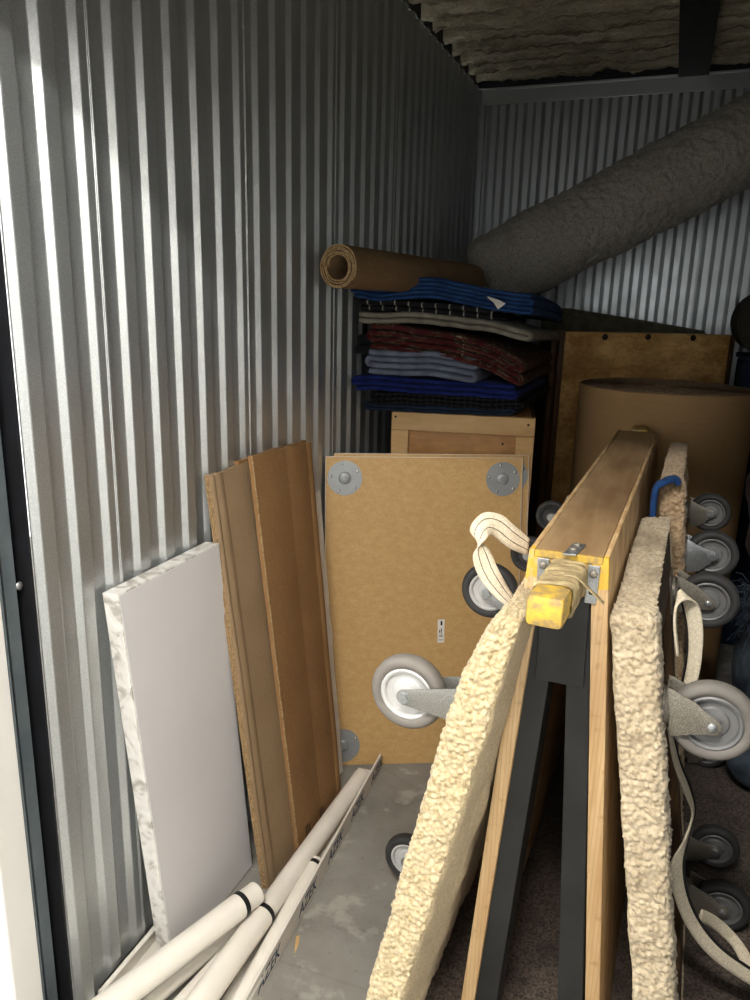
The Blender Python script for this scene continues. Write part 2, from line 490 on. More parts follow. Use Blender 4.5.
b = bm_new(); c0 = at(20, 586, X=-.016); lathe(b, (-.0185, c0.y, c0.z), (1, 0, 0), [(.0075, 0), (.0072, .002), (.004, .0035), (0, .004)], 16)
tag(obj('track_bolt', b, m_steel, None, True), 'round galvanised bolt head on grey door track at left edge', 'bolt')
# corridor in front of the unit
b = bm_new(); box(b, (1.75, -2.6, 0), (1.81, .80, 2.6)); struct('wall_light_block', b, m_corr)  # unseen side wall, added to keep light off the unit's right side
b = bm_new(); box(b, (-2.6, -.9, 2.6), (3.8, .86, 2.66)); struct('ceiling_corridor', b, m_corr)
def lamp_mat(e):
    t = NT('lamp_diffuser'); t.b.inputs['Emission Color'].default_value = (1, .965, .91, 1); t.b.inputs['Emission Strength'].default_value = e
    return t.done((.9, .9, .9, 1), .5)
m_lamp = lamp_mat(150.)
LY, LZ = -.17, 2.5
for k, (x, ln) in enumerate(((.72, .62), (-1.6, .62), (2.5, .62))):
    lab = ['corridor strip lamp in front of the unit door', 'corridor strip lamp off to the left', 'corridor strip lamp off to the right'][k]
    r = thing('ceiling_light', (x, LY, LZ), lab, 'lamp', 'corridor strip lamps')
    q = bm_new(); box(q, (x-ln/2-.02, LY-.09, LZ+.012), (x+ln/2+.02, LY+.09, 2.6), .004); obj('housing', q, m_white_paint, r)
    q = bm_new(); box(q, (x-ln/2, LY-.075, LZ), (x+ln/2, LY+.075, LZ+.012)); obj('diffuser', q, m_lamp, r)
w = bpy.data.worlds.new('world'); bpy.context.scene.world = w; w.use_nodes = True
w.node_tree.nodes['Background'].inputs[0].default_value = (.99, 1, .99, 1); w.node_tree.nodes['Background'].inputs[1].default_value = 1.3

# ------------------------------------------------------------------ casters
def hexbolt(bm, c, axis, r, h):
    x, y, d = frame_of(axis); c = V(c)
    prism(bm, [c+(x*math.cos(k*math.pi/3)+y*math.sin(k*math.pi/3))*r for k in range(6)], d*h)
def caster(root, base, out, dn, ax, R=.0625, h=.088, trail=.0, tire=m_tire, hub=m_hub, metal=m_steel_dull, wid=.032, tone=0, rnd=False):
    """base: point on the board; out: away from it; dn: the way the fork trails; ax: axle"""
    base, out, dn, ax = V(base), V(out).normalized(), V(dn).normalized(), V(ax).normalized()
    wc = base+out*h+dn*trail
    # plate, swivel head and the fork's two cheeks
    q = bm_new()
    s = .042
    obox(q, base-dn*s-ax*s*.9, dn*2*s, ax*1.8*s, out*.004, .001)
    lathe(q, base+out*.004, out, [(.0, 0), (.030, 0), (.031, .006), (.026, .012), (.022, .013), (0, .013)], 24)
    hw = wid/2+.005
    obox(q, base+out*.0145-dn*.034-ax*(hw+.0025), dn*.068, ax*(2*hw+.005), out*.004, .001)
    for sg in (-1, 1):
        o = ax*sg*hw; th = ax*sg*.003
        A = base+out*.016+o
        prof = [A-dn*.040, A-dn*.037+out*.008, A-dn*.028+out*.021, A-dn*.019+out*.038]
        e = wc+o
        dv = (e-(A+out*.0)).normalized(); pv = dv.cross(ax).normalized()
        if pv.dot(dn) > 0: pv = -pv
        for k in range(9):
            th_ = -math.pi/2+math.pi*k/8
            prof.append(e+dv*math.cos(th_)*.0135-pv*math.sin(th_)*.0135)
        prof += [A+dn*.036+out*.026, A+dn*.041]
        prism(q, prof, th, .0008)
    c = obj('caster', q, metal, root, 'auto')
    q = bm_new(); w2 = wid/2; ri = R*.70
    lathe(q, wc, ax, [(ri, -w2*.82), (R*.86, -w2), (R*.95, -w2*.8), (R, -w2*.35), (R, w2*.35), (R*.95, w2*.8), (R*.86, w2), (ri, w2*.82)], 48, True)
    obj('tire', q, tire, c, True)
    q = bm_new()
    side = [(R*.70, .80), (R*.655, .92), (R*.60, .80), (R*.57, .42), (R*.40, .36), (R*.36, .55), (R*.20, .66), (R*.16, .95), (0, .95)]
    lathe(q, wc, ax, [(0, -w2*.95)]+[(r, -z*w2) for r, z in side[::-1][1:]]+[(r, z*w2) for r, z in side], 40)
    obj('hub', q, hub, c, 'auto')
    q = bm_new()
    for sg in (-1, 1):
        p = wc+ax*sg*(hw+.003)
        if rnd: lathe(q, p, ax*sg, [(.0, 0), (.0075, 0), (.007, .003), (.004, .0048), (0, .005)], 20)
        else: lathe(q, p, ax*sg, [(0, 0), (.0105, 0), (.0105, .0014), (0, .0014)], 20); hexbolt(q, p+ax*sg*.001, ax*sg, .0085, .006)
    cyl(q, wc-ax*(hw+.002), wc+ax*(hw+.002), .004, n=12)
    obj('axle_bolt', q, m_steel, c, 'auto')
    return c

# ------------------------------------------------------------------ carpeted furniture dollies standing on end
def dolly(O, ex, ey, ez, L, Hh, T, mats, label, casters, fine=True, top_thin=0., wedge=0., OV=.024, cov_amp=.0060, seed=0., kw={}):
    """O: near lower corner on the caster side; ex: from casters to carpet, ey: away from the door, ez: up along the board"""
    O, ex, ey, ez = V(O), V(ex).normalized(), V(ey).normalized(), V(ez).normalized()
    root = thing('furniture_dolly', O, label, 'dolly', 'carpeted dollies standing against the cart')
    cov, flat, wd = mats
    tb = .018                                       # board below the padding
    # OV: how far the wrapped ends stand out past the board
    def P(a, s, z): return O+ex*a+ey*s+ez*z
    # wooden frame: two rails and two cross boards
    q = bm_new()
    for z0, z1 in ((.02, .10), (Hh-.12, Hh-.03)):
        obox(q, P(OV, .055, z0), ex*tb, ey*(L-.075), ez*(z1-z0), .002); obj('rail', q, wd, root); q = bm_new()
    for s_ in (.055, L-.1): obox(q, P(OV, s_, .101), ex*tb, ey*.075, ez*(Hh-.222), .002); obj('cross_board', q, wd, root); q = bm_new()
    # padding wrapped in carpet
    x0, x1 = (.0, T)
    rr = .012
    q = bm_new()
    lo = V((x0, 0, 0)); hi = V((x1, L, Hh)); il = lo+V((rr,)*3); ih = hi-V((rr,)*3)
    def disp(p, amp):
        P3 = V((p.x, p.y, p.z))*125+V((seed, 0, 0))
        dd = noise.voronoi(P3)[0][0]
        return amp*(1.0-1.5*min(dd, .8)) + .004*noise.noise(p*14+V((seed, 3, 1))) + .0018*noise.noise(p*60)
    def put(p, amp):
        c = V([min(max(p[i], il[i]), ih[i]) for i in range(3)])
        d = (p-c).normalized(); w = c+d*rr+d*disp(p, amp)
        zt = w.z/Hh
        if top_thin: w.x += top_thin*max(0, (zt-.8)/.2)**2*(1-(w.x-x0)/(x1-x0))
        if wedge:                                   # the loose carpet bellies out towards the foot of the board
            k = min(1, (1-zt)*2.2)*wedge*(max(0, (w.x-x0)/(x1-x0)))**2
            w.x += k*min(1, max(0, w.y)/.10)
        return P(w.x, w.y, w.z)
    def grid(f, na, nb, amp, bmx):
        g = [[bmx.verts.new(put(f(i/na, j/nb), amp)) for j in range(nb+1)] for i in range(na+1)]
        for i in range(na):
            for j in range(nb): bmx.faces.new((g[i][j], g[i+1][j], g[i+1][j+1], g[i][j+1]))
    lerp = lambda a, b, t: a+(b-a)*t
    st = .0024 if fine else .005
    n = lambda d, s: max(2, int(d/s))
    grid(lambda a, c: V((lerp(x0, x1, a), 0, lerp(0, Hh, c))), n(x1-x0, st), n(Hh, st), cov_amp, q)
    grid(lambda a, c: V((lerp(x0, x1, a), lerp(0, L, c), Hh)), n(x1-x0, st*1.3), n(L, st*1.3), cov_amp, q)
    grid(lambda a, c: V((lerp(x0, x1, a), L, lerp(0, Hh, c))), n(x1-x0, .01), n(Hh, .01), 0.002, q)
    grid(lambda a, c: V((lerp(x0, x1, a), lerp(0, L, c), 0)), n(x1-x0, .01), n(L, .01), 0.002, q)
    # caster side: the carpet is turned over the board's rim
    grid(lambda a, c: V((x0, lerp(0, .05, a), lerp(0, Hh, c))), n(.05, st*1.4), n(Hh, st*1.4), cov_amp, q)
    bmesh.ops.recalc_face_normals(q, faces=q.faces[:])
    obj('carpet_edge', q, cov, root, True)
    q = bm_new()
    grid(lambda a, c: V((x1, lerp(0, L, a), lerp(0, Hh, c))), n(L, .006), n(Hh, .006), .0012, q)
    bmesh.ops.recalc_face_normals(q, faces=q.faces[:])
    obj('carpet_face', q, flat, root, True)
    if x1-OV-tb > .022:
        q = bm_new(); obox(q, P(OV+tb+.001, .012, .012), ex*(x1-OV-tb-.014), ey*(L-.024), ez*(Hh-.024)); obj('padding_core', q, m_dark_wood, root)
    for (wc, k) in casters:                         # where each wheel's centre is
        kk = dict(kw); kk.update(k); d = V(wc)-O; tr = kk.get('trail', 0)
        kk['h'] = max(.07, -d.dot(ex)+OV)
        base = O+ex*OV+ey*d.dot(ey)+ez*(d.dot(ez)+tr)
        caster(root, base, -ex, -ez, ey, **kk)
    return root, P


DECK = .07
def stand(top, bottom, yaw, sgn):
    """frame of a board on end: its lower corner on the deck, along, up, towards the carpet"""
    ey = V((math.sin(yaw), math.cos(yaw), 0))
    r = (bottom-CAM).normalized(); bottom = CAM+r*((top-CAM).dot(ey)/r.dot(ey))
    ez = (top-bottom).normalized(); O = bottom+ez*((DECK+.012-bottom.z)/ez.z)
    ex = ey.cross(ez)*sgn
    return O, ex.normalized(), ey, ez, (top-O).length
R = math.radians
# left, nearest
O, ex, ey, ez, hh = stand(at(480, 606, D=1.10), at(365, 1000, D=1.33), R(2), 1)
def wheels(O, ey, *pts): return [on_plane(x, y, O+ey*s_, ey) for x, y, s_ in pts]
c1, c2, c3 = wheels(O, ey, (409, 691, .058), (490, 590, .52), (409, 857, .52))
dolly(O, ex, ey, ez, .58, hh, .064, (m_cream, m_cream_flat, m_dark_wood),
      'cream carpeted dolly on end against the left side of the cart, with a webbing loop', 
      [(c1, dict(metal=m_fork, R=.0645, trail=.03)), (c2, dict(tire=m_tire_shaded, metal=m_steel)), (c3, dict(tire=m_tire_shaded)), (c1+c3-c2-ez*.075, {})], top_thin=.03, wedge=.022, OV=.042)
dolly_left = bpy.data.objects['furniture_dolly']
# left, behind it
O, ex, ey, ez, hh = stand(at(566, 500, D=1.92), at(566, 500, D=1.92)-V((.2, 0, .8)), R(2), 1)
c1, c2 = wheels(O, ey, (529, 554, .06), (552, 516, .42))
dolly(O, ex, ey, ez, .46, hh, .05, (m_tan, m_tan, m_dark_wood), 'carpeted dolly hidden behind the cart, shaded wheels showing to the left of its top board',
      [(c1, {}), (c2, {}), (c1-ez*.6, {}), (c2-ez*.6, {})], fine=False, kw=dict(tire=m_tire_shaded, hub=m_tire_shaded, R=.05))
# right, nearest
O, ex, ey, ez, hh = stand(at(656, 618, D=1.10), at(674, 1000, D=1.36), R(2), -1)
c1, c2, c3 = wheels(O, ey, (712, 720, .058), (708, 600, .55), (722, 905, .55))
dolly(O, ex, ey, ez, .62, hh, .066, (m_cream_dirty, m_cream_flat, m_dark_wood),
      'cream carpeted dolly on end at the cart\'s right side, big grey front wheel',
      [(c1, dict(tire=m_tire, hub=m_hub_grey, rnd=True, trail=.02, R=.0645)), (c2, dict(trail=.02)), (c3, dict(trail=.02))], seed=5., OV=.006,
      kw=dict(tire=m_tire_shaded, hub=m_hub_grey, rnd=True, R=.0610))
dolly_right = bpy.data.objects['furniture_dolly.002']
# right, behind it
O, ex, ey, ez, hh = stand(at(684, 484, D=1.68), at(684, 484, D=1.68)-V((-.09, 0, .8)), R(2), -1)
c1, c2, c3 = wheels(O, ey, (712, 554, .06), (703, 512, .56), (715, 846, .06))
dolly(O, ex, ey, ez, .62, hh, .054, (m_tan, m_tan, m_dark_wood), 'brown carpeted dolly on end with blue edging, behind the cream one at right',
      [(c1, dict(metal=m_steel)), (c2, {}), (c3, {}), (c3+(c2-c1), {})], seed=9., OV=.01, kw=dict(tire=m_tire_shaded, hub=m_hub_grey, R=.057))
dolly_brown = bpy.data.objects['furniture_dolly.003']
q = bm_new(); p0 = at(658, 483, D=1.67); p1 = at(679, 481, D=1.67)
ribbon(q, [p0-V((0, 0, .12)), p0-V((.004, 0, .02)), p0+V((.012, 0, .004)), p1+V((-.008, 0, .004)), p1+V((.0, 0, -.006))], [V((0, .02, 0))]*5, .0075)
obj('blue_edging', q, f_blue, dolly_brown, True)['label'] = 'blue cloth edging'

# webbing on the left dolly
q = bm_new()
pp = [at(528, 547, D=1.33), at(512, 537, D=1.31), at(498, 526, D=1.30), at(486, 524, D=1.29), at(478, 535, D=1.28), at(481, 552, D=1.27), at(488, 572, D=1.27), at(500, 590, D=1.27), at(511, 602, D=1.27)]
ww = [rt*.002+up*.015, rt*.004+up*.020, rt*.004+up*.020, -rt*.006+up*.018+fw*.006, -rt*.012+up*.006+fw*.012, rt*.014+up*.004+fw*.008, rt*.016+up*.007, rt*.012+up*.008+fw*.008, rt*.006+up*.008+fw*.01]
cs, ws = ribbon(q, pp, ww, .0022)
st = obj('webbing_strap', q, m_webbing, dolly_left, True); st['label'] = 'cream webbing loop'
q = bm_new()
for k in (-.35, .45):
    tube(q, [c+w_*k-fw*.0026 for c, w_ in zip(cs, ws)], .0006, 6)
obj('stitch_line', q, m_stitch, st)

# webbing on the right dolly
q = bm_new()
pp = [at(678, 655, D=1.22), at(675, 625, D=1.22), at(677, 602, D=1.22), at(683, 594, D=1.23), at(690, 603, D=1.24), at(695, 630, D=1.25), at(694, 660, D=1.26), at(688, 690, D=1.27)]
ww = [rt*.006+fw*.012]*2+[rt*.006+up*.006+fw*.012, up*.008+fw*.015, -rt*.010+up*.004+fw*.010, -rt*.010+fw*.008, -rt*.009+fw*.008, -rt*.008+fw*.01]
cs, ws = ribbon(q, pp, ww, .0025)
st = obj('webbing_strap', q, m_webbing, dolly_right, True); st['label'] = 'cream webbing loop with black stitching'
q = bm_new(); tube(q, [c+w_*1.0-fw*.001 for c, w_ in zip(cs, ws)], .0022, 6); obj('stitch_line', q, m_stitch, st)
q = bm_new()
pp = [at(669, 725, D=1.28), at(676, 760, D=1.31), at(687, 790, D=1.36), at(693, 812, D=1.40), at(686, 838, D=1.40), at(677, 865, D=1.40), at(681, 895, D=1.42), at(694, 925, D=1.44), at(716, 952, D=1.45), at(748, 975, D=1.46), at(775, 990, D=1.46)]
ww = [rt*.006+fw*.01, rt*.008+fw*.01, rt*.009+fw*.008, rt*.006+fw*.01, rt*.008+fw*.01, rt*.014+fw*.004, rt*.014+fw*.002, rt*.013+up*.005, rt*.010+up*.010, rt*.006+up*.013, rt*.006+up*.013]
cs, ws = ribbon(q, pp, ww, .0025)
st = obj('webbing_strap', q, m_webbing, dolly_right, True); st['label'] = 'long webbing tail trailing to the deck'
q = bm_new(); tube(q, [c+w_*.95-fw*.002 for c, w_ in zip(cs, ws)], .003, 6); obj('stitch_line', q, m_stitch, st)
q = bm_new()
pp = [at(700, 915, D=1.50), at(714, 922, D=1.52), at(730, 936, D=1.53), at(742, 952, D=1.52), at(752, 975, D=1.50), at(765, 1000, D=1.48)]
cs, ws = ribbon(q, pp, [rt*.004+up*.012]*3+[rt*.010+up*.006]*3, .0025)
obj('webbing_strap', q, m_webbing, dolly_right, True)

# ------------------------------------------------------------------ the A-frame cart
CX = lambda y: .8705+(y-1.145)*.036
cart = thing('a_frame_cart', (CX(1.8), 1.8, 0), 'plywood A-frame cart with yellow taped handle in the middle of the aisle', 'cart')
YF, YB, ZT = 1.143, 2.50, 1.085
def cp(x, y, z): return V((CX(y)+x, y, z))
hw_t, hw_b, pt = .0605, .134, .025     # half width at top and at deck, panel thickness
for sg in (-1, 1):
    q = bm_new()
    hb = hw_b+(.007 if sg > 0 else -.006)
    prof = [(sg*hw_t, ZT), (sg*(hw_t-.0085), ZT), (sg*(hw_t-.0085), ZT-.012), (sg*(hw_t-pt), ZT-.012), (sg*(hb-pt), DECK), (sg*hb, DECK)]
    prism(q, [cp(x, YF, z) for x, z in prof], cp(0, YB, 0)-cp(0, YF, 0), .002)
    obj('side_panel', q, m_ply, cart, 'auto')
q = bm_new()
hi = hw_t-pt-.0005
ht_ = hw_t-.009
prism(q, [cp(-ht_, YF+.006, ZT-.0005), cp(ht_, YF+.006, ZT-.0005), cp(ht_, YF+.006, ZT-.0118), cp(-ht_, YF+.006, ZT-.0118)], cp(0, YB-.004, 0)-cp(0, YF+.006, 0), .001)
for y_ in (YF,):
    pq = bm_new(); prism(pq, [cp(-ht_, y_, ZT-.0005), cp(ht_, y_, ZT-.0005), cp(ht_, y_, ZT-.0118), cp(-ht_, y_, ZT-.0118)], V((0, .0058, 0)), .0005); obj('top_edge', pq, m_yellow, cart)['label'] = 'yellow painted front edge of the top'
obj('top_board', q, m_ply_in, cart)['label'] = 'worn brown plywood top'
q = bm_new(); hx = hi+.0015
prism(q, [cp(-hx, YF+.002, ZT-.0122), cp(hx, YF+.002, ZT-.0122), cp(hx+.003, YF+.002, ZT-.068), cp(-hx-.003, YF+.002, ZT-.068)], V((0, .035, 0)), .001)
obj('header_block', q, m_yellow, cart)['label'] = 'yellow painted header block'
sl = (hw_b-hw_t)/(ZT-DECK)
def inner(z): return hw_t-pt+sl*(ZT-z)
for yy in (YF+.012, YB-.1):
    for sg in (-1, 1):
        q = bm_new(); z1 = ZT-.07
        prof = [(sg*inner(z1), z1), (sg*max(.004, inner(z1)-.046), z1), (sg*(inner(DECK)-.046), DECK), (sg*inner(DECK), DECK)]
        prism(q, [cp(x, yy, z) for x, z in prof], V((.003, .088, 0)), .0015)
        obj('frame_leg', q, m_black_paint, cart)['label'] = 'black painted leg'
q = bm_new(); zg0, zg1 = ZT-.07, ZT-.225
prism(q, [cp(-inner(zg0)+.003, YF+.006, zg0), cp(inner(zg0)-.003, YF+.006, zg0), cp(inner(zg1)-.010, YF+.006, zg1), cp(-inner(zg1)+.016, YF+.006, zg1)], V((0, .006, 0)), .001)
obj('gusset', q, m_black_paint, cart)['label'] = 'black gusset plate'
# deck
q = bm_new(); obox(q, (.585, 1.055, DECK-.022), (.89, 0, 0), (0, 1.50, 0), (0, 0, .022), .006); obj('deck', q, m_deck, cart)['label'] = 'carpeted deck'
for x in (.62, 1.0, 1.38):
    q = bm_new(); box(q, (x, 1.07, .0005), (x+.06, 2.54, DECK-.0225), .003); obj('runner', q, m_dark_wood, cart)
# handle
def handle(p, q_, name='handle'):
    return p, q_
HWX, HWZ = .0255, .0225
h0 = cp(.004, YF+.002, ZT-.036); h1 = at(544, 613, D=1.0)
hd = (h1-h0).normalized(); hx_ = hd.cross(V((0, 0, 1))).normalized()*-1; hz_ = hd.cross(hx_).normalized()
if hz_.z < 0: hz_ = -hz_
def hsec(bm, t0, t1, a, b_, bev):
    p = h0+hd*t0
    obox(bm, p-hx_*a-hz_*b_, hx_*2*a, hz_*2*b_, hd*(t1-t0), bev)
HL = (h1-h0).length
q = bm_new(); hsec(q, 0, HL, HWX, HWZ, .008); hn = obj('handle', q, m_yellow, cart, 'auto'); hn['label'] = 'worn yellow wooden handle'
q = bm_new(); nseg = 44; ncirc = 48; rows = []
for i in range(nseg+1):
    t = HL*(.02+.70*i/nseg); row = []
    for k in range(ncirc):
        a = 2*math.pi*k/ncirc; ca, sa = math.cos(a), math.sin(a)
        r = 1/((abs(ca)**5+abs(sa)**5)**(1/5))
        lift = .0016+.0034*abs(noise.noise(V((t*95+.35*sa*3, ca*1.2, sa*1.2))))+.0016*math.sin(t*260+1.8*ca+sa)
        row.append(q.verts.new(h0+hd*t+hx_*ca*r*(HWX+lift)+hz_*sa*r*(HWZ+lift)))
    rows.append(row)
for a, b2 in zip(rows, rows[1:]):
    for k in range(ncirc): q.faces.new((a[k], a[(k+1) % ncirc], b2[(k+1) % ncirc], b2[k]))
tp = obj('tape_wrap', q, m_tape, hn, True); tp['label'] = 'old wrinkled masking tape'
q = bm_new(); p = h0+hd*.085+hx_*.034; 
ribbon(q, [p-hx_*.03+hz_*.026, p-hx_*.01+hz_*.024, p+hx_*.01+hz_*.008, p+hx_*.030-hz_*.008], [hd*.006]*4, .0008); obj('tape_tail', q, m_tape, hn, True)
q = bm_new(); e0 = cp(.004, YB, ZT-.02); obox(q, e0-V((.026, 0, .02)), (.052, 0, 0), (0, .10, 0), (0, 0, .046), .008); obj('handle', q, m_yellow, cart, 'auto')
# galvanised straps
def plate(o, a, b_, n, bolts, m=m_steel):
    q = bm_new(); a, b_, n = V(a), V(b_), V(n).normalized(); obox(q, V(o)-a/2-b_/2, a, b_, n*.003, .001)
    pl = obj('strap_plate', q, m, cart)
    for f, kind in bolts:
        q = bm_new(); c = V(o)+b_*f+n*.003
        if kind: lathe(q, c, n, [(.0, .0), (.0065, 0), (.0060, .0025), (.003, .004), (0, .004)], 18); mm = m_steel_dull
        else: lathe(q, c, n, [(.004, -.0005), (.0042, .0004), (0, .0004)], 18); mm = m_stitch
        obj('bolt' if kind else 'screw_hole', q, mm, pl, True)
plate(cp(-.036, YF-.0015, ZT-.040), V((.018, 0, .0)), V((-.002, 0, .056)), (0, -1, 0), [(.3, 1), (-.25, 0)])
plate(cp(.040, YF-.0015, ZT-.044), V((.018, 0, .0)), V((.001, 0, .062)), (0, -1, 0), [(.28, 1), (-.2, 0)])
plate(cp(.006, YF+.018, ZT+.0005), V((.020, .004, 0)), V((.008, .062, 0)), (0, 0, 1), [(.3, 1), (-.1, 1)])

# ------------------------------------------------------------------ MDF boards with caster plates (knocked-down dollies)
u = V((math.cos(R(25.6)), math.sin(R(25.6)), 0)); nrm = V((-u.y, u.x, 0))     # along, and into the unit
lean = (nrm*.172+V((0, 0, .983))).normalized(); face = u.cross(lean).normalized()
if face.y > 0: face = -face
def mdf_board(P0, w, h, th, label, plates, sticker=False):
    r = thing('dolly_board', P0, label, 'board', 'bare dolly boards leaning on the crate')
    q = bm_new(); obox(q, P0, u*w, lean*h, -face*th, .001); obj('panel', q, m_mdf, r)
    q = bm_new(); e = .0008
    obox(q, P0+lean*(h+.0002)-u*e, u*(w+2*e), lean*.0012, -face*th)
    obox(q, P0-u*(.0014), u*.0012, lean*h, -face*th); obox(q, P0+u*(w+.0002), u*.0012, lean*h, -face*th)
    obj('edge_band', q, m_edge, r)['label'] = 'pale edge band'
    for (a, z) in plates:
        c = P0+u*a+lean*z+face*.0003; q = bm_new()
        lathe(q, c, face, [(0, 0), (.055, 0), (.055, .0018), (.020, .0021), (.017, .0045), (.012, .006), (.006, .0062), (.005, .004), (0, .004)], 48)
        pl = obj('caster_plate', q, m_plate, r, 'auto')
        for k in range(5):
            t = 2*math.pi*(k+.15)/5+math.pi*.9
            q = bm_new(); lathe(q, c+u*math.cos(t)*.045+lean*math.sin(t)*.045+face*.0018, face, [(0, 0), (.0048, 0), (.0043, .0016), (.002, .0026), (0, .0028)], 14)
            obj('rivet', q, m_rivet, pl, True)
    if sticker:
        s0 = at(441, 631, D=2.3); t = (P0-s0).dot(face)/(fw.dot(face)) if False else 0
        rr_ = (s0-CAM).normalized(); t = (P0-CAM).dot(face)/rr_.dot(face); c = CAM+rr_*t
        q = bm_new(); obox(q, c-u*.011-lean*.038+face*.0002, u*.022, lean*.076, face*.0006); sk = obj('label_sticker', q, m_label, r); sk['label'] = 'white printed sticker'
        q = bm_new(); o = c+face*.0009
        def mark(a, z, w_, h_): obox(q, o+u*(a-w_/2)+lean*(z-h_/2), u*w_, lean*h_, face*.0002)
        mark(.001, .026, .006, .014); mark(-.005, -.001, .003, .009); mark(.001, .001, .003, .015)
        for k in range(5): mark(.0, -.010-k*.002, .013, .0007)
        mark(0, -.019, .016, .0008)
        for k in range(4): mark(-.006+k*.004, -.029, .0025, .003)
        obj('printing', q, m_stitch, sk)
    return r
B0 = V((.090, 1.951, .001)); BW, BH = .628, 1.0
mdf_board(B0, BW, BH, .02, 'front brown fibreboard with grey corner plates and a white sticker', [(.06, BH-.066), (BW-.062, BH-.066), (.06, .066), (BW-.062, .066)], True)
mdf_board(B0+nrm*.0225+u*.028+lean*.0, BW, BH+.006, .02, 'rear brown fibreboard showing behind the front one', [(BW-.058, BH-.06), (.06, .066), (BW-.062, .066)])

# ------------------------------------------------------------------ cardboard, panels on the left wall
def slab4(name, corners, th, m, label=None, cat=None, parent=None, bev=.0008, group=None):
    """a sheet: front corners (bl, br, tr, tl) and its thickness towards the wall"""
    bl_, br_, tr_, tl_ = map(V, corners); n = (br_-bl_).cross(tl_-bl_).normalized()
    if n.x < 0: n = -n
    q = bm_new(); prism(q, [bl_, br_, tr_, tl_], -n*th, bev)
    o = obj(name, q, m, parent)
    if label: tag(o, label, cat, group)
    return o, n
# white panel with marbled edges
tl_, bl_ = at(117, 599, X=.045), at(177, 965, Z=.003)
bl_ = V((.098, 1.125, .002)); tlz = at(117, 595, X=.052)
nb = thing('laminate_panel', (.08, 1.4, 0), 'pale grey panel with marbled white edges leaning on the metal wall', 'panel')
br_ = bl_+V((.005, .345, 0)); tr_ = tlz+V((.002, .352, .002))
q = bm_new(); nn = (br_-bl_).cross(tlz-bl_).normalized(); nn = nn if nn.x > 0 else -nn
prism(q, [bl_, br_, tr_, tlz], -nn*.036, .0015); obj('core', q, m_marble, nb)['label'] = 'marbled white edge'
q = bm_new(); f = .004; a1 = (tlz-bl_).normalized(); a2 = (br_-bl_).normalized()
prism(q, [bl_+a2*f+a1*f+nn*.0002, br_-a2*f+a1*f+nn*.0002, tr_-a2*f-a1*f+nn*.0002, tlz+a2*f-a1*f+nn*.0002], nn*.0012, .0003); obj('face_sheet', q, m_panel, nb)['label'] = 'plain pale grey face'

def card(name, corners, th, m, label, folds=(), group=None, ragged=0, off=0):
    """flattened box: two walls of cardboard with a cut edge between, creases along its length"""
    bl_, br_, tr_, tl_ = map(V, corners)
    root = thing(name, (bl_+br_)/2, label, 'cardboard', group)
    n = (br_-bl_).cross(tl_-bl_).normalized(); n = n if n.x > 0 else -n
    # split into strips between creases
    fr = [0]+list(folds)+[1]
    NZ = 40
    for si, (a, b_) in enumerate(zip(fr, fr[1:])):
        q = bm_new(); A = []; B = []
        cols = 6
        for i in range(cols+1):
            t = a+(b_-a)*i/cols
            p0 = bl_.lerp(br_, t); p1 = tl_.lerp(tr_, t)
            e = .0032*math.sin(math.pi*i/cols)     # each strip bows a little between creases
            fa = []; fb = []
            for j in range(NZ+1):
                z = j/NZ
                p = p0.lerp(p1, z)
                if j == NZ and ragged: p = p+V((0, 0, ragged*noise.noise(V((t*23, off, 3)))))
                if i == 0 and si == 0 and ragged: p = p+(br_-bl_).normalized()*.0022*noise.noise(V((z*30, off, 8)))
                w_ = .003*noise.noise(V((t*2, z*3, off)))
                fa.append(q.verts.new(p+n*(e+w_))); fb.append(q.verts.new(p-n*(th-w_)))
            A.append(fa); B.append(fb)
        for i in range(cols):
            for j in range(NZ):
                q.faces.new((A[i][j], A[i+1][j], A[i+1][j+1], A[i][j+1])); q.faces.new((B[i][j+1], B[i+1][j+1], B[i+1][j], B[i][j]))
            q.faces.new((A[i][NZ], A[i+1][NZ], B[i+1][NZ], B[i][NZ])); q.faces.new((B[i][0], B[i+1][0], A[i+1][0], A[i][0]))
        for j in range(NZ):
            q.faces.new((A[0][j], A[0][j+1], B[0][j+1], B[0][j])); q.faces.new((B[cols][j], B[cols][j+1], A[cols][j+1], A[cols][j]))
        bmesh.ops.recalc_face_normals(q, faces=q.faces[:])
        obj('flap', q, m, root)
    return root, n
# rearmost box
c_tl, c_tr = at(238, 461, X=.022), at(306, 440, X=.022)
card('flattened_box', [V((.150, 1.585, .001)), V((.155, 1.86, .001)), c_tr, c_tl], .012, m_card_warm, 'flattened cardboard box standing rearmost, only its top edge showing', (), 'flattened boxes on the left wall', .004, 1)
# front-left box
c_tl, c_tr = at(210, 476, X=.030), V((.030, 1.71, 1.062))
cA, nA = card('flattened_box', [at(267, 889, Z=.001), V((.180, 1.66, .001)), c_tr, c_tl], .016, m_card, 'greyish flattened box leaning left of the warm brown one, creased near its left edge', (.07, .20), 'flattened boxes on the left wall', .006, 2)
q = bm_new(); bl_ = at(267, 889, Z=.001); a1 = (c_tl-bl_)
for k, dd in ((0, .003), (1, .008), (2, .013)):
    o = bl_-nA*dd-V((0, .0015, 0)); pts = []
    for j in range(60): 
        t = j/59; pts.append(o+a1*t+V((0, .0022*noise.noise(V((t*60, k, 5))), 0)))
    tube(q, pts, .0021, 5)
obj('cut_edge', q, m_card_cut, cA)['label'] = 'rough cut edge of layered cardboard'
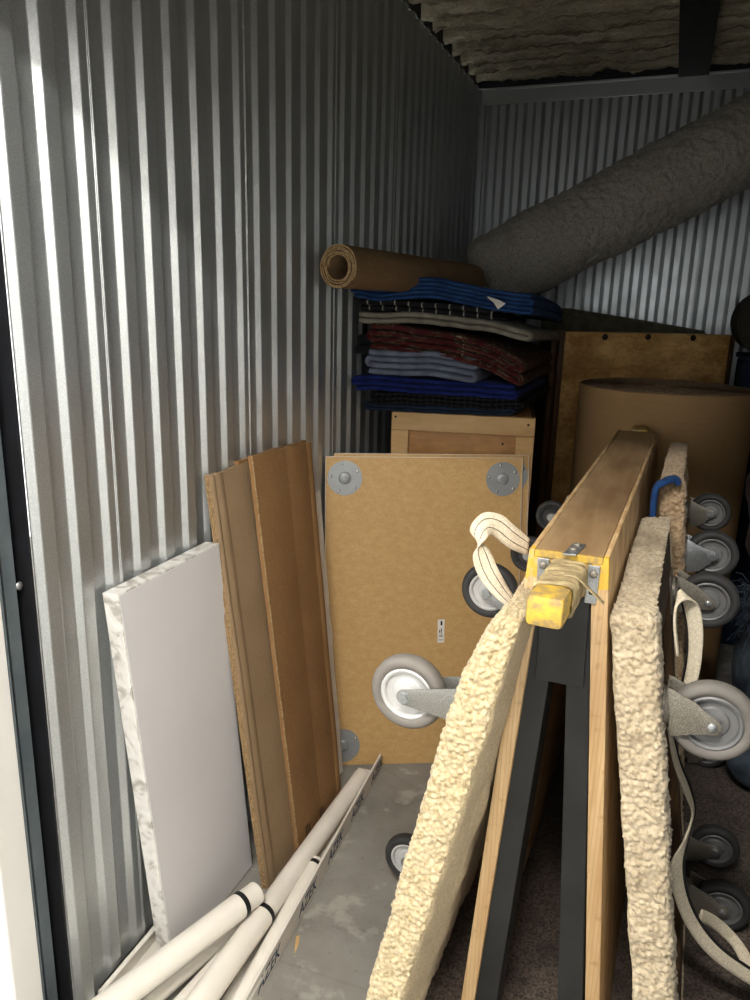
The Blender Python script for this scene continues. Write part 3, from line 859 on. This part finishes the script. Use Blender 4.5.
# right box, in front
bl2, br2 = at(299, 853, Z=.001), at(341, 792, Z=.001)
tl2, tr2 = at(252, 456, X=.062), at(311, 442, X=.058)
cB, nB = card('flattened_box', [bl2, br2, tr2, tl2], .012, m_card_warm, 'warm brown flattened box leaning right of the greyish one, split down the middle', (.52, .90), 'flattened boxes on the left wall', .004, 3)
q = bm_new(); tube(q, [bl2.lerp(tl2, j/40)-V((0, .001, 0))+nB*(.0005+.0015*noise.noise(V((j*.9, 2, 2)))) for j in range(41)], .0022, 6); obj('cut_edge', q, m_card_cut, cB)
# printed marks near its foot
q = bm_new()
for (x, y) in ((306, 832), (320, 815)):
    c = on_plane(x, y, bl2, nB)+nB*.006
    a_ = (br2-bl2).normalized(); b_ = (tl2-bl2).normalized()
    for k in range(3): obox(q, c+a_*(k-1)*.011-b_*.012, a_*.0035, b_*.03, nB*.0004)
    obox(q, c-a_*.016-b_*.018, a_*.034, b_*.003, nB*.0004); obox(q, c-a_*.012+b_*.02, a_*.02, b_*.003, nB*.0004)
obj('printed_mark', q, m_ink_dark, cB)['label'] = 'small dark printed handling symbols'
# torn white foam sheet
tlf, trf = at(296, 488, X=.02), at(320, 490, X=.02)
wq = bm_new(); brf = at(343, 771, Z=.001); pts = [V((.148, 1.80, .001)), brf]
for j in range(1, 24):
    t = j/24; pts.append(brf.lerp(trf, t)+V((0, .006*noise.noise(V((t*7, 1, 1)))+.004*noise.noise(V((t*21, 4, 1))), 0)))
pts += [trf, V((.02, 1.87, .89))]
prism(wq, pts, V((-.012, 0, -.002))); tag(obj('foam_sheet', wq, m_foam, None), 'thin white foam sheet with ragged edge between cardboard and fibreboard', 'foam sheet')

# ------------------------------------------------------------------ white tubes and trims on the floor
def pole(label, p, q_, r, rings, r2=None, tip=None):
    p, q_ = V(p), V(q_); d = (q_-p).normalized()
    root = thing('white_tube', p, label, 'tube', 'white tubes on the floor')
    ln = (q_-p).length; r2 = r2 or r
    b = bm_new(); cut = rings[0] if rings else ln
    lathe(b, p, d, [(r*.8, 0), (r, 0), (r, cut), (r*.86, cut), (r*.86, cut-.02), (r*.8, cut-.02)] if rings else [(r*.84, 0), (r, 0), (r, ln), (r*.84, ln), (r*.84, 0)], 32)
    obj('tube', b, m_pvc, root, 'auto')
    if rings:
        b = bm_new(); lathe(b, p, d, [(r*.9, cut), (r*1.03, cut), (r*1.03, cut+.012), (r*.9, cut+.012)], 32); obj('ring', b, m_black, root, 'auto')['label'] = 'black rubber ring'
        if ln > cut+.02:
            b = bm_new(); lathe(b, p, d, [(r2*.84, cut+.0), (r2, cut+.0), (r2, ln), (r2*.84, ln), (r2*.84, cut+.0)], 32); obj('inner_tube', b, m_pvc, root, 'auto')
    return root
def ext(a, b_, t): return a+(b_-a)*t
# upper left tube
e1 = at(256, 893, Z=.105); e0 = at(112, 1003, Z=.120); s = ext(e1, e0, 1.75)
L1_ = (e1-s).length; rg = (at(238, 906, Z=.107)-s).length
pole('white tube lying uppermost at left, black ring near its far end', s, e1, .0285, [rg], .0265)
# long tube beside the cardboard
e1 = at(361, 777, Z=.036); e0 = at(200, 1003, Z=.062); s = ext(e1, e0, 1.45); rg = (at(263, 918, Z=.052)-s).length
pole('longest white tube, running back beside the cardboard to the fibreboard', s, e1, .0285, [rg], .0255)
# thin tubes between them
e1 = at(251, 915, Z=.03); e0 = at(150, 1003, Z=.03); s = ext(e1, e0, 1.7)
pole('thin white tube lying below the uppermost tube, nearest the panel', s, e1, .015, [])
e1 = at(250, 927, Z=.022); e0 = at(180, 1003, Z=.022); s = ext(e1, e0, 1.7)
pole('thin white tube lying between the two thick tubes', s, e1, .015, [])
# tube lying in the white trim
e1 = at(316, 862, Z=.036); e0 = at(240, 1003, Z=.036); s = ext(e1, e0, 1.5); rg = (at(313, 868, Z=.036)-s).length
tw = pole('white tube lying in the printed trim channel, dark ring at its end', s, e1, .020, [rg], .019)
# printed trim: an angle with an upright face
far, near = at(381, 770, Z=.001), at(258, 1000, Z=.001)
d = (far-near).normalized(); far = far; near = near-d*.5
side = V((d.y, -d.x, 0)); th = .006
root = thing('trim_board', near, 'white trim channel with blue printed lettering along its upright face', 'trim')
q = bm_new(); hgt = .058
obox(q, near-side*th, side*th, far-near, V((0, 0, hgt)), .0008); obox(q, near-side*.070, side*(.070-th), (far-near)-d*.02, V((0, 0, .006)), .0008)
obj('channel', q, m_pvc_grey, root)
FONT = None
def lettering(txt, o, a, upv, n, size, m, parent):
    cu = bpy.data.curves.new('lettering', 'FONT'); cu.body = txt; cu.size = size; cu.extrude = .0002; cu.shear = .25; cu.align_x = 'CENTER'; cu.align_y = 'CENTER'; cu.offset = .0006
    t = bpy.data.objects.new('lettering', cu); C.objects.link(t)
    dg = bpy.context.evaluated_depsgraph_get(); me = bpy.data.meshes.new_from_object(t.evaluated_get(dg))
    bpy.data.objects.remove(t)
    a, upv, n = V(a).normalized(), V(upv).normalized(), V(n).normalized()
    for v in me.vertices: v.co = V(o)+a*v.co.x+upv*v.co.y+n*v.co.z-parent.location
    me.materials.clear(); me.materials.append(m)
    ob = bpy.data.objects.new('lettering', me); C.objects.link(ob); ob.parent = parent; return ob
for (x, y) in ((264, 970), (300, 898), (331, 848), (356, 808), (378, 773)):
    g_ = at(x, y, Z=.022); t = (g_-near).dot(d)
    lettering('AZEK', near+d*t+V((0, 0, .027))+side*.0004, d, (0, 0, 1), side, .044, m_ink, root)
# short channel at the foot of the wall
lf = thing('trim_channel', (.02, 1.1, 0), 'short white channel on the floor between metal wall and marbled panel', 'trim')
q = bm_new(); y0, y1 = .985, 1.5
box(q, (.014, y0, .0005), (.020, y1, .05), .0008); box(q, (.014, y0, .0005), (.062, y1, .006), .0008); box(q, (.014, y0, .046), (.030, y1, .05), .0008)
obj('channel', q, m_pvc_grey, lf)
# scraps on the concrete
q = bm_new(); c = at(296, 937, Z=.0005); prism(q, [c+V(p) for p in ((0, 0, 0), (.012, -.03, 0), (.018, -.045, 0), (.016, -.02, 0), (.006, .008, 0))], V((0, 0, .0015))); tag(obj('wood_sliver', q, m_pine, None), 'small pale wood sliver on the concrete beside the trim', 'scrap')

# ------------------------------------------------------------------ crate under the blankets
cx0, cx1 = V((.143, 2.352, 0)), V((.605, 2.441, 0)); ce = (cx1-cx0); cw = ce.length; ce.normalize(); cn = V((-ce.y, ce.x, 0)); ch = 1.108; cdp = .62
cr = thing('wooden_crate', cx0, 'pale wooden crate with framed front, standing under the folded blankets', 'crate')
def cbox(name, a0, a1, b0, b1, z0, z1, m, bev=.002):
    q = bm_new(); obox(q, cx0+ce*a0+cn*b0+V((0, 0, z0)), ce*(a1-a0), cn*(b1-b0), V((0, 0, z1-z0)), bev); return obj(name, q, m, cr)
for z0 in (ch-.060, .0): cbox('rail', 0, cw, 0, .018, z0, z0+.060, m_pine)
for a0 in (0, cw-.058): cbox('stile', a0, a0+.058, .0005, .0175, .0605, ch-.0605, m_pine)
cbox('front_panel', .004, cw-.004, .0185, .028, .002, ch-.002, m_pine_panel)
cbox('side_panel', .0, .012, .0285, cdp, 0, ch, m_dark_wood); cbox('side_panel', cw-.012, cw, .0285, cdp, 0, ch, m_dark_wood)
cbox('lid', .0125, cw-.0125, .0285, cdp, ch-.014, ch, m_pine_panel); cbox('back_panel', .0125, cw-.0125, cdp-.012, cdp, 0, ch-.0145, m_pine_panel)
for (a0, z0) in ((.013, ch-.016), (cw-.022, ch-.022), (cw-.10, ch-.092)):
    q = bm_new(); lathe(q, cx0+ce*a0+V((0, 0, z0))-cn*(.0002 if z0 > ch-.05 else -.018), -cn, [(0, 0), (.004, 0), (.003, .001), (0, .001)], 12); obj('screw', q, m_ink_dark, cr)

# ------------------------------------------------------------------ folded moving blankets
S0 = V((.03, 2.275, 0)); se = V((.97, .243, 0)).normalized()
def sag(a): return -.030*max(0, (a-.25)/.30)**1.5 if a > .25 else 0.
def blanket(label, a0, a1, z0, z1, layers, m, depth, front=0., seed=1., spiral=False, bind=None, sagk=1., tailk=None, extra=None, z_right=0., back_drop=.05, cat='blanket'):
    """a quilt folded over and over: the folded section runs along the stack's front, its loops at the two ends"""
    tt = (z1-z0)/layers*.96; path = []
    n = 26
    zl = [z0+tt*.52+(z1-z0)/layers*k for k in range(layers)]
    rad = (z1-z0)/layers/2
    for k in range(layers):
        xs = [a0+rad+(a1-a0-2*rad)*i/n for i in range(n+1)]
        ins = .012*k if spiral else 0
        if k % 2: xs = xs[::-1]
        for x in xs: path.append((x, zl[k]))
        if k < layers-1:
            cx = a1-rad if k % 2 == 0 else a0+rad; sg = 1 if k % 2 == 0 else -1
            for j in range(1, 7):
                t = -math.pi/2+math.pi*j/7; path.append((cx+sg*math.cos(t)*rad, (zl[k]+zl[k+1])/2+math.sin(t)*rad))
    wob = lambda a, s: .010*noise.noise(V((a*6, s*1.7, seed)))+.003*noise.noise(V((a*17, s, seed+4)))
    pts = [V((a, 0, z+sag(a)*sagk+z_right*max(0, (a-a0)/(a1-a0))+wob(a, 0))) for a, z in path]
    N = len(pts); norms = []
    for i in range(N):
        t = (pts[min(i+1, N-1)]-pts[max(0, i-1)]).normalized(); norms.append(V((-t.z, 0, t.x)))
    cross = [(0, .35), (.006, .8), (.016, 1.)]   # rounded front lip
    ms = [0, .004, .014, .06]+[depth*(.2+.8*k/5) for k in range(6)]
    ht = tt*.5
    hts = [.25, .75, 1.]+[1.]*7
    q = bm_new(); top = []; bot = []
    for i in range(N):
        a = pts[i].x
        lay = int(i/(n+7))
        fo = front+.010*noise.noise(V((a*5, lay*3.1, seed+9)))+.006*math.sin(lay*2.3+seed)
        rt_, rb_ = [], []
        for k, mm in enumerate(ms):
            y = fo+mm
            p = S0+se*pts[i].x+V((0, y, 0))
            z = pts[i].z-back_drop*(mm/depth)**2+.004*noise.noise(V((a*7, mm*8, seed+2)))
            nn_ = norms[i]; o = se*nn_.x*ht*hts[k]+V((0, 0, nn_.z*ht*hts[k]))
            rt_.append(q.verts.new((p.x+o.x, p.y+o.y, z+o.z))); rb_.append(q.verts.new((p.x-o.x, p.y-o.y, z-o.z)))
        top.append(rt_); bot.append(rb_)
    K = len(ms)
    for i in range(N-1):
        for k in range(K-1):
            q.faces.new((top[i][k], top[i+1][k], top[i+1][k+1], top[i][k+1])); q.faces.new((bot[i][k+1], bot[i+1][k+1], bot[i+1][k], bot[i][k]))
        q.faces.new((bot[i][0], bot[i+1][0], top[i+1][0], top[i][0])); q.faces.new((top[i][-1], top[i+1][-1], bot[i+1][-1], bot[i][-1]))
    for i in (0, N-1):
        for k in range(K-1): q.faces.new((top[i][k], top[i][k+1], bot[i][k+1], bot[i][k]))
    bmesh.ops.recalc_face_normals(q, faces=q.faces[:])
    mids = [(top[i][0].co+bot[i][0].co)/2 for i in range(N)]
    base = S0+se*(a0+a1)/2+V((0, .2, z0))
    if bind:
        root = thing('moving_blanket', base, label, cat, 'folded moving blankets on the crate')
        obj('quilt', q, m, root, True)
        e = bm_new(); tube(e, [p-V((0, .0005, 0)) for p in mids], .0026, 7); obj('binding', e, bind, root, True)['label'] = 'dark red binding'
        return root
    o = obj('moving_blanket', q, m, None, True, base); tag(o, label, cat, 'folded moving blankets on the crate'); return o
zb = ch+.002
blanket('navy blanket at the very bottom of the stack, resting on the crate', .02, .515, zb, zb+.026, 2, f_navy, .58, .035, 1., back_drop=.0, sagk=0)
blanket('black pinstriped blanket second from the bottom of the stack', .06, .545, zb+.026, zb+.066, 3, f_pin, .60, .015, 2., back_drop=.0, sagk=0., z_right=-.004)
blanket('bright royal blue blanket near the bottom of the stack', .0, .525, zb+.066, zb+.116, 3, f_royal, .60, .010, 3., back_drop=.0, sagk=.2, z_right=-.006)
blanket('slate grey blue blanket folded in thick loops in the middle of the stack', .05, .40, zb+.128, zb+.208, 4, f_slate, .56, -.015, 4., back_drop=.0, sagk=.3, z_right=-.018)
blanket('black quilted blanket poking out at the left of the stack', -.015, .06, zb+.185, zb+.245, 2, f_dark, .40, .03, 5., back_drop=.0)
blanket('dark red and brown patterned blanket with red binding mid-stack', .055, .545, zb+.205, zb+.288, 4, f_paisley, .60, -.018, 6., bind=f_binding, back_drop=.0, sagk=2.2, z_right=-.038)
blanket('light grey felt blanket between the patterned and the striped ones', .01, .56, zb+.288, zb+.325, 2, f_grey, .66, -.005, 7., back_drop=.02, sagk=1.2, z_right=-.012)
blanket('black blanket with pale stripes just under the top blue one', .01, .43, zb+.325, zb+.362, 2, f_stripe, .60, .0, 8., back_drop=.02, sagk=1., z_right=-.012)
tb_ = blanket('blue moving blanket on top of the stack with a white tag', .0, .56, zb+.362, zb+.425, 5, f_blue, .70, -.015, 9., back_drop=.035, sagk=1., z_right=-.012)
q = bm_new(); c = at(498, 303, D=2.30)
prism(q, [c+rt*.0-up*.02+V((0, 0, 0)), c+rt*.024-up*.002, c+rt*.004+up*.008, c-rt*.030+up*.020, c-rt*.034+up*.018, c-rt*.014+up*.0-fw*.004], -fw*.001)
o = obj('care_tag', q, m_label, tb_); o['label'] = 'white fabric tag'

# cardboard roll on the blankets
def spiral_roll(name, label, cat, p, q_, r0, r1, turns, m, m_cut, th, group=None):
    p, q_ = V(p), V(q_); root = thing(name, p, label, cat, group); x, y, d = frame_of(q_-p)
    ln = (q_-p).length; b = bm_new(); e = bm_new(); n = int(turns*40); rows = []
    for i in range(n+1):
        t = i/n; a = 2*math.pi*turns*t; r = r0+(r1-r0)*t+.0022*noise.noise(V((math.cos(a)*1.5, math.sin(a)*1.5, t*turns)))
        c = x*math.cos(a)+y*math.sin(a); fz = .004*noise.noise(V((a*1.1, 3, 3)))
        rows.append([b.verts.new(p+c*r+d*fz), b.verts.new(p+c*(r+th)+d*fz), b.verts.new(q_+c*(r+th)), b.verts.new(q_+c*r)])
    for s, t in zip(rows, rows[1:]):
        for k in ((1, 2), (3, 0)): b.faces.new((s[k[0]], t[k[0]], t[k[1]], s[k[1]]))
        b.faces.new((s[2], t[2], t[3], s[3]))
    for s in (rows[0], rows[-1]): b.faces.new(s)
    bmesh.ops.recalc_face_normals(b, faces=b.faces[:])
    # the fluted edge at the near end
    for i in range(n):
        for k in range(1):
            A, B = rows[i], rows[i+1]
            vs = [e.verts.new(A[0].co-d*.0006), e.verts.new(A[1].co-d*.0006), e.verts.new(B[1].co-d*.0006), e.verts.new(B[0].co-d*.0006)]; e.faces.new(vs)
    obj('sheet', b, m, root, 'auto'); obj('cut_edge', e, m_cut, root)['label'] = 'ragged fluted cardboard edge'
    return root
rp = at(338, 267, D=2.05); rq = at(470, 281, D=2.78)
spiral_roll('cardboard_roll', 'rolled up sheet of brown cardboard lying on top of the blanket stack', 'cardboard roll', rp, rq, 0.030, .0575, 4.6, cardboard('rolled_card', '#6f5840', '#80684c', 'Y'), m_card_cut, .0045)

# ------------------------------------------------------------------ big objects at the back
# plywood crate with bolts
f0, f1 = at(566, 332, D=3.0), at(731, 334, D=3.12); f1.z = f0.z = 1.367
pe = V((f1.x-f0.x, f1.y-f0.y, 0)); pw_ = pe.length; pe.normalize(); pn = V((-pe.y, pe.x, 0)); ph_ = f0.z; po = V((f0.x, f0.y, 0))
pc = thing('plywood_crate', po, 'tall weathered plywood crate with three bolts along its top edge', 'crate')
def pbox(name, a0, a1, b0, b1, z0, z1, m, bev=.002):
    q = bm_new(); obox(q, po+pe*a0+pn*b0+V((0, 0, z0)), pe*(a1-a0), pn*(b1-b0), V((0, 0, z1-z0)), bev); return obj(name, q, m, pc)
pbox('front_panel', 0, pw_, 0, .02, 0, ph_, m_ply_old)
for a0 in (-.022, pw_+.0005): pbox('side_panel', a0, a0+.0215, .004, .2, 0, ph_-.004, m_brown_side)
for a0 in (-.045, pw_+.0225): pbox('corner_post', a0, a0+.022, .03, .07, 0, ph_-.012, m_brown_side)
pbox('back_panel', 0, pw_, .18, .2, 0, ph_-.004, m_brown_side); pbox('lid', 0.0, pw_, .0205, .1795, ph_-.02, ph_-.003, m_ply_old)
for (x, y) in ((605, 337), (648, 337), (693, 338)):
    c = on_plane(x, y, po, pn); q = bm_new(); lathe(q, c-pn*.0003, -pn, [(0, 0), (.0125, 0), (.012, .003), (.007, .0055), (0, .006)], 18); obj('bolt', q, m_ink_dark, pc, True)
# olive panel behind
a_, b_ = at(568, 309, D=3.5), at(704, 331, D=3.42)
q = bm_new(); dpt = V((.0, .06, 0))
zl = lambda p, k: V((p.x, p.y, k))
prism(q, [zl(a_, 0), zl(b_+(b_-a_)*.03, 0), b_+(b_-a_)*.03-V((0, 0, .03)), b_+(b_-a_)*.03-V((0, 0, .012)), b_+V((0, 0, -.004)), b_, a_.lerp(b_, .5)+V((0, 0, .004)), a_+V((.0, 0, .004)), a_+V((-.12, -.01, .004)), zl(a_+V((-.12, -.01, 0)), 0)], dpt, .008)
tag(obj('padded_panel', q, f_olive, None), 'dark olive cloth covered panel standing behind the plywood crate', 'panel')
# big upright cardboard roll
cc = V((.985, 2.935, 0)); cr_ = .302; ctop = 1.192
bigr = thing('cardboard_roll', cc, 'big upright roll of brown corrugated cardboard in front of the plywood crate', 'cardboard roll')
q = bm_new(); lathe(q, cc, (0, 0, 1), [(0, 0), (cr_, 0), (cr_, ctop-.003), (cr_-.004, ctop-.0005), (cr_-.006, ctop-.004), (.04, ctop-.004), (.04, ctop-.05), (0, ctop-.05)], 96); obj('wound_sheet', q, m_card_roll, bigr, 'auto')
q = bm_new(); pts = []
nt = 30
for i in range(nt*36+1):
    t = i/(nt*36); a = 2*math.pi*nt*t; r = .045+(cr_-.052)*t; pts.append((a, r))
prev = None
for a, r in pts:
    wv = .0035*math.sin(a*23)
    cur = [q.verts.new(cc+V((math.cos(a)*(r+o), math.sin(a)*(r+o), ctop+dz+wv*.4+.003*noise.noise(V((math.cos(a)*3, math.sin(a)*3, r*30)))))) for o, dz in ((-.002, -.008), (-.0012, .002), (.0012, .002), (.002, -.008))]
    if prev:
        for k in range(3): q.faces.new((prev[k], cur[k], cur[k+1], prev[k+1]))
    prev = cur
bmesh.ops.recalc_face_normals(q, faces=q.faces[:])
obj('wound_edge', q, simple('fluted_edge', '#6d543c', '#a38b6e', 240, .9, bump=.5), bigr)['label'] = 'fluted spiral edge'
# grey carpet padding roll
ra, rb_ = at(478, 281, D=3.14), at(758, 137, D=2.80); rd = (rb_-ra).normalized()
end = ra+rd*((W-.10-ra.x)/rd.x)
x_, y_, d_ = frame_of(end-ra); ln = (end-ra).length; q = bm_new(); rows = []; na, nl = 190, 330
for i in range(nl+1):
    t = i/nl*ln; row = []
    k = 1.0
    if t < .07: k = .55+.45*math.sqrt(max(0, 1-(1-t/.07)**2))
    for j in range(na):
        a = 2*math.pi*j/na; c = x_*math.cos(a)*1.0+y_*math.sin(a)*1.0
        p = ra+d_*t+c*.16
        dd = noise.voronoi(p*55)[0][0]
        r = .168*k*(1+.06*math.cos(2*a+.6)) + .008*noise.noise(p*7)+.005*noise.noise(p*28)-.007*dd+.004*noise.noise(p*60)
        row.append(q.verts.new(ra+d_*(t+.006*noise.noise(p*20))+c*r))
    rows.append(row)
for s, t in zip(rows, rows[1:]):
    for j in range(na): q.faces.new((s[j], s[(j+1) % na], t[(j+1) % na], t[j]))
q.faces.new(rows[0][::-1]); q.faces.new(rows[-1])
tag(obj('carpet_pad_roll', q, m_grey_pad, None, True), 'thick grey carpet padding roll slanting up across the back wall', 'carpet roll')

# right-hand side, mostly in the dark
def bundle(cx, cy, z0, hgt, rx, ry, sd):
    q = bm_new(); rows = []
    for i in range(49):
        row = []; z = i/48
        r = max(.02, (1-abs(2*z-1)**5)**.5)
        for j in range(64):
            a = 2*math.pi*j/64; ca, sa = math.cos(a), math.sin(a)
            sq = 1/((abs(ca)**3.5+abs(sa)**3.5)**(1/3.5))
            k = 1+.16*noise.noise(V((ca*1.3+sd, sa*1.3, z*4)))+.07*noise.noise(V((ca*4, sa*4+sd, z*13)))
            row.append(q.verts.new((cx+ca*rx*r*k*sq, cy+sa*ry*r*k*sq, z0+z*hgt)))
        rows.append(row)
    for s_, t in zip(rows, rows[1:]):
        for j in range(64): q.faces.new((s_[j], s_[(j+1) % 64], t[(j+1) % 64], t[j]))
    q.faces.new(rows[0][::-1]); q.faces.new(rows[-1]); return q
fr = thing('frayed_blanket', (1.34, 2.32, DECK), 'bundled blue grey blanket with frayed fringe at the right edge', 'blanket')
obj('bundle', bundle(1.385, 2.30, DECK+.003, .65, .115, .15, 0), f_bluegrey, fr, True)
q = bm_new()
for k in range(90):
    p = V((1.265+random.uniform(-.01, .03), 2.20+random.uniform(-.02, .10), random.uniform(.58, .72)))
    dv = V((random.uniform(-1, .1), random.uniform(-.8, .2), random.uniform(-.6, .5))).normalized()*random.uniform(.02, .05)
    tube(q, [p, p+dv*.5+V((0, 0, .004)), p+dv-V((0, 0, .012))], .0011, 4)
o = obj('fringe', q, f_bluegrey, fr); o['kind'] = 'stuff'
tag(obj('maroon_blanket', bundle(1.375, 2.30, DECK+.66, .40, .125, .15, 3), f_maroon, None, True), 'dark maroon blanket bundled on top of the frayed blue grey one', 'blanket')
nx_ = thing('storage_bin', (1.42, 3.6, 0), 'dark navy bin at the right, behind the plywood crate', 'bin')
q = bm_new(); box(q, (1.275, 3.5, 0), (1.54, 3.83, 1.262), .012); obj('body', q, f_navy, nx_)
q = bm_new(); box(q, (1.268, 3.49, 1.264), (1.547, 3.84, 1.285), .006); obj('lid', q, f_navy, nx_)
q = bm_new(); rc = at(768, 292, D=3.3); lathe(q, (rc.x, 3.40, 1.287+.135), (0, 1, 0), [(0, 0), (.05, 0), (.05, .01), (.12, .004), (.134, .015), (.134, .42), (0, .42)], 40)
tag(obj('felt_roll', q, simple('dark_felt', '#2e2a22', '#3d382e', 40, .95, bump=.4), None, 'auto', None), 'dark round end of a felt roll lying on the navy bin', 'roll')

# ------------------------------------------------------------------ render look
vs = bpy.context.scene.view_settings
vs.view_transform = 'Standard'; vs.look = 'None'; vs.gamma = 1; vs.use_curve_mapping = False; vs.exposure = .45
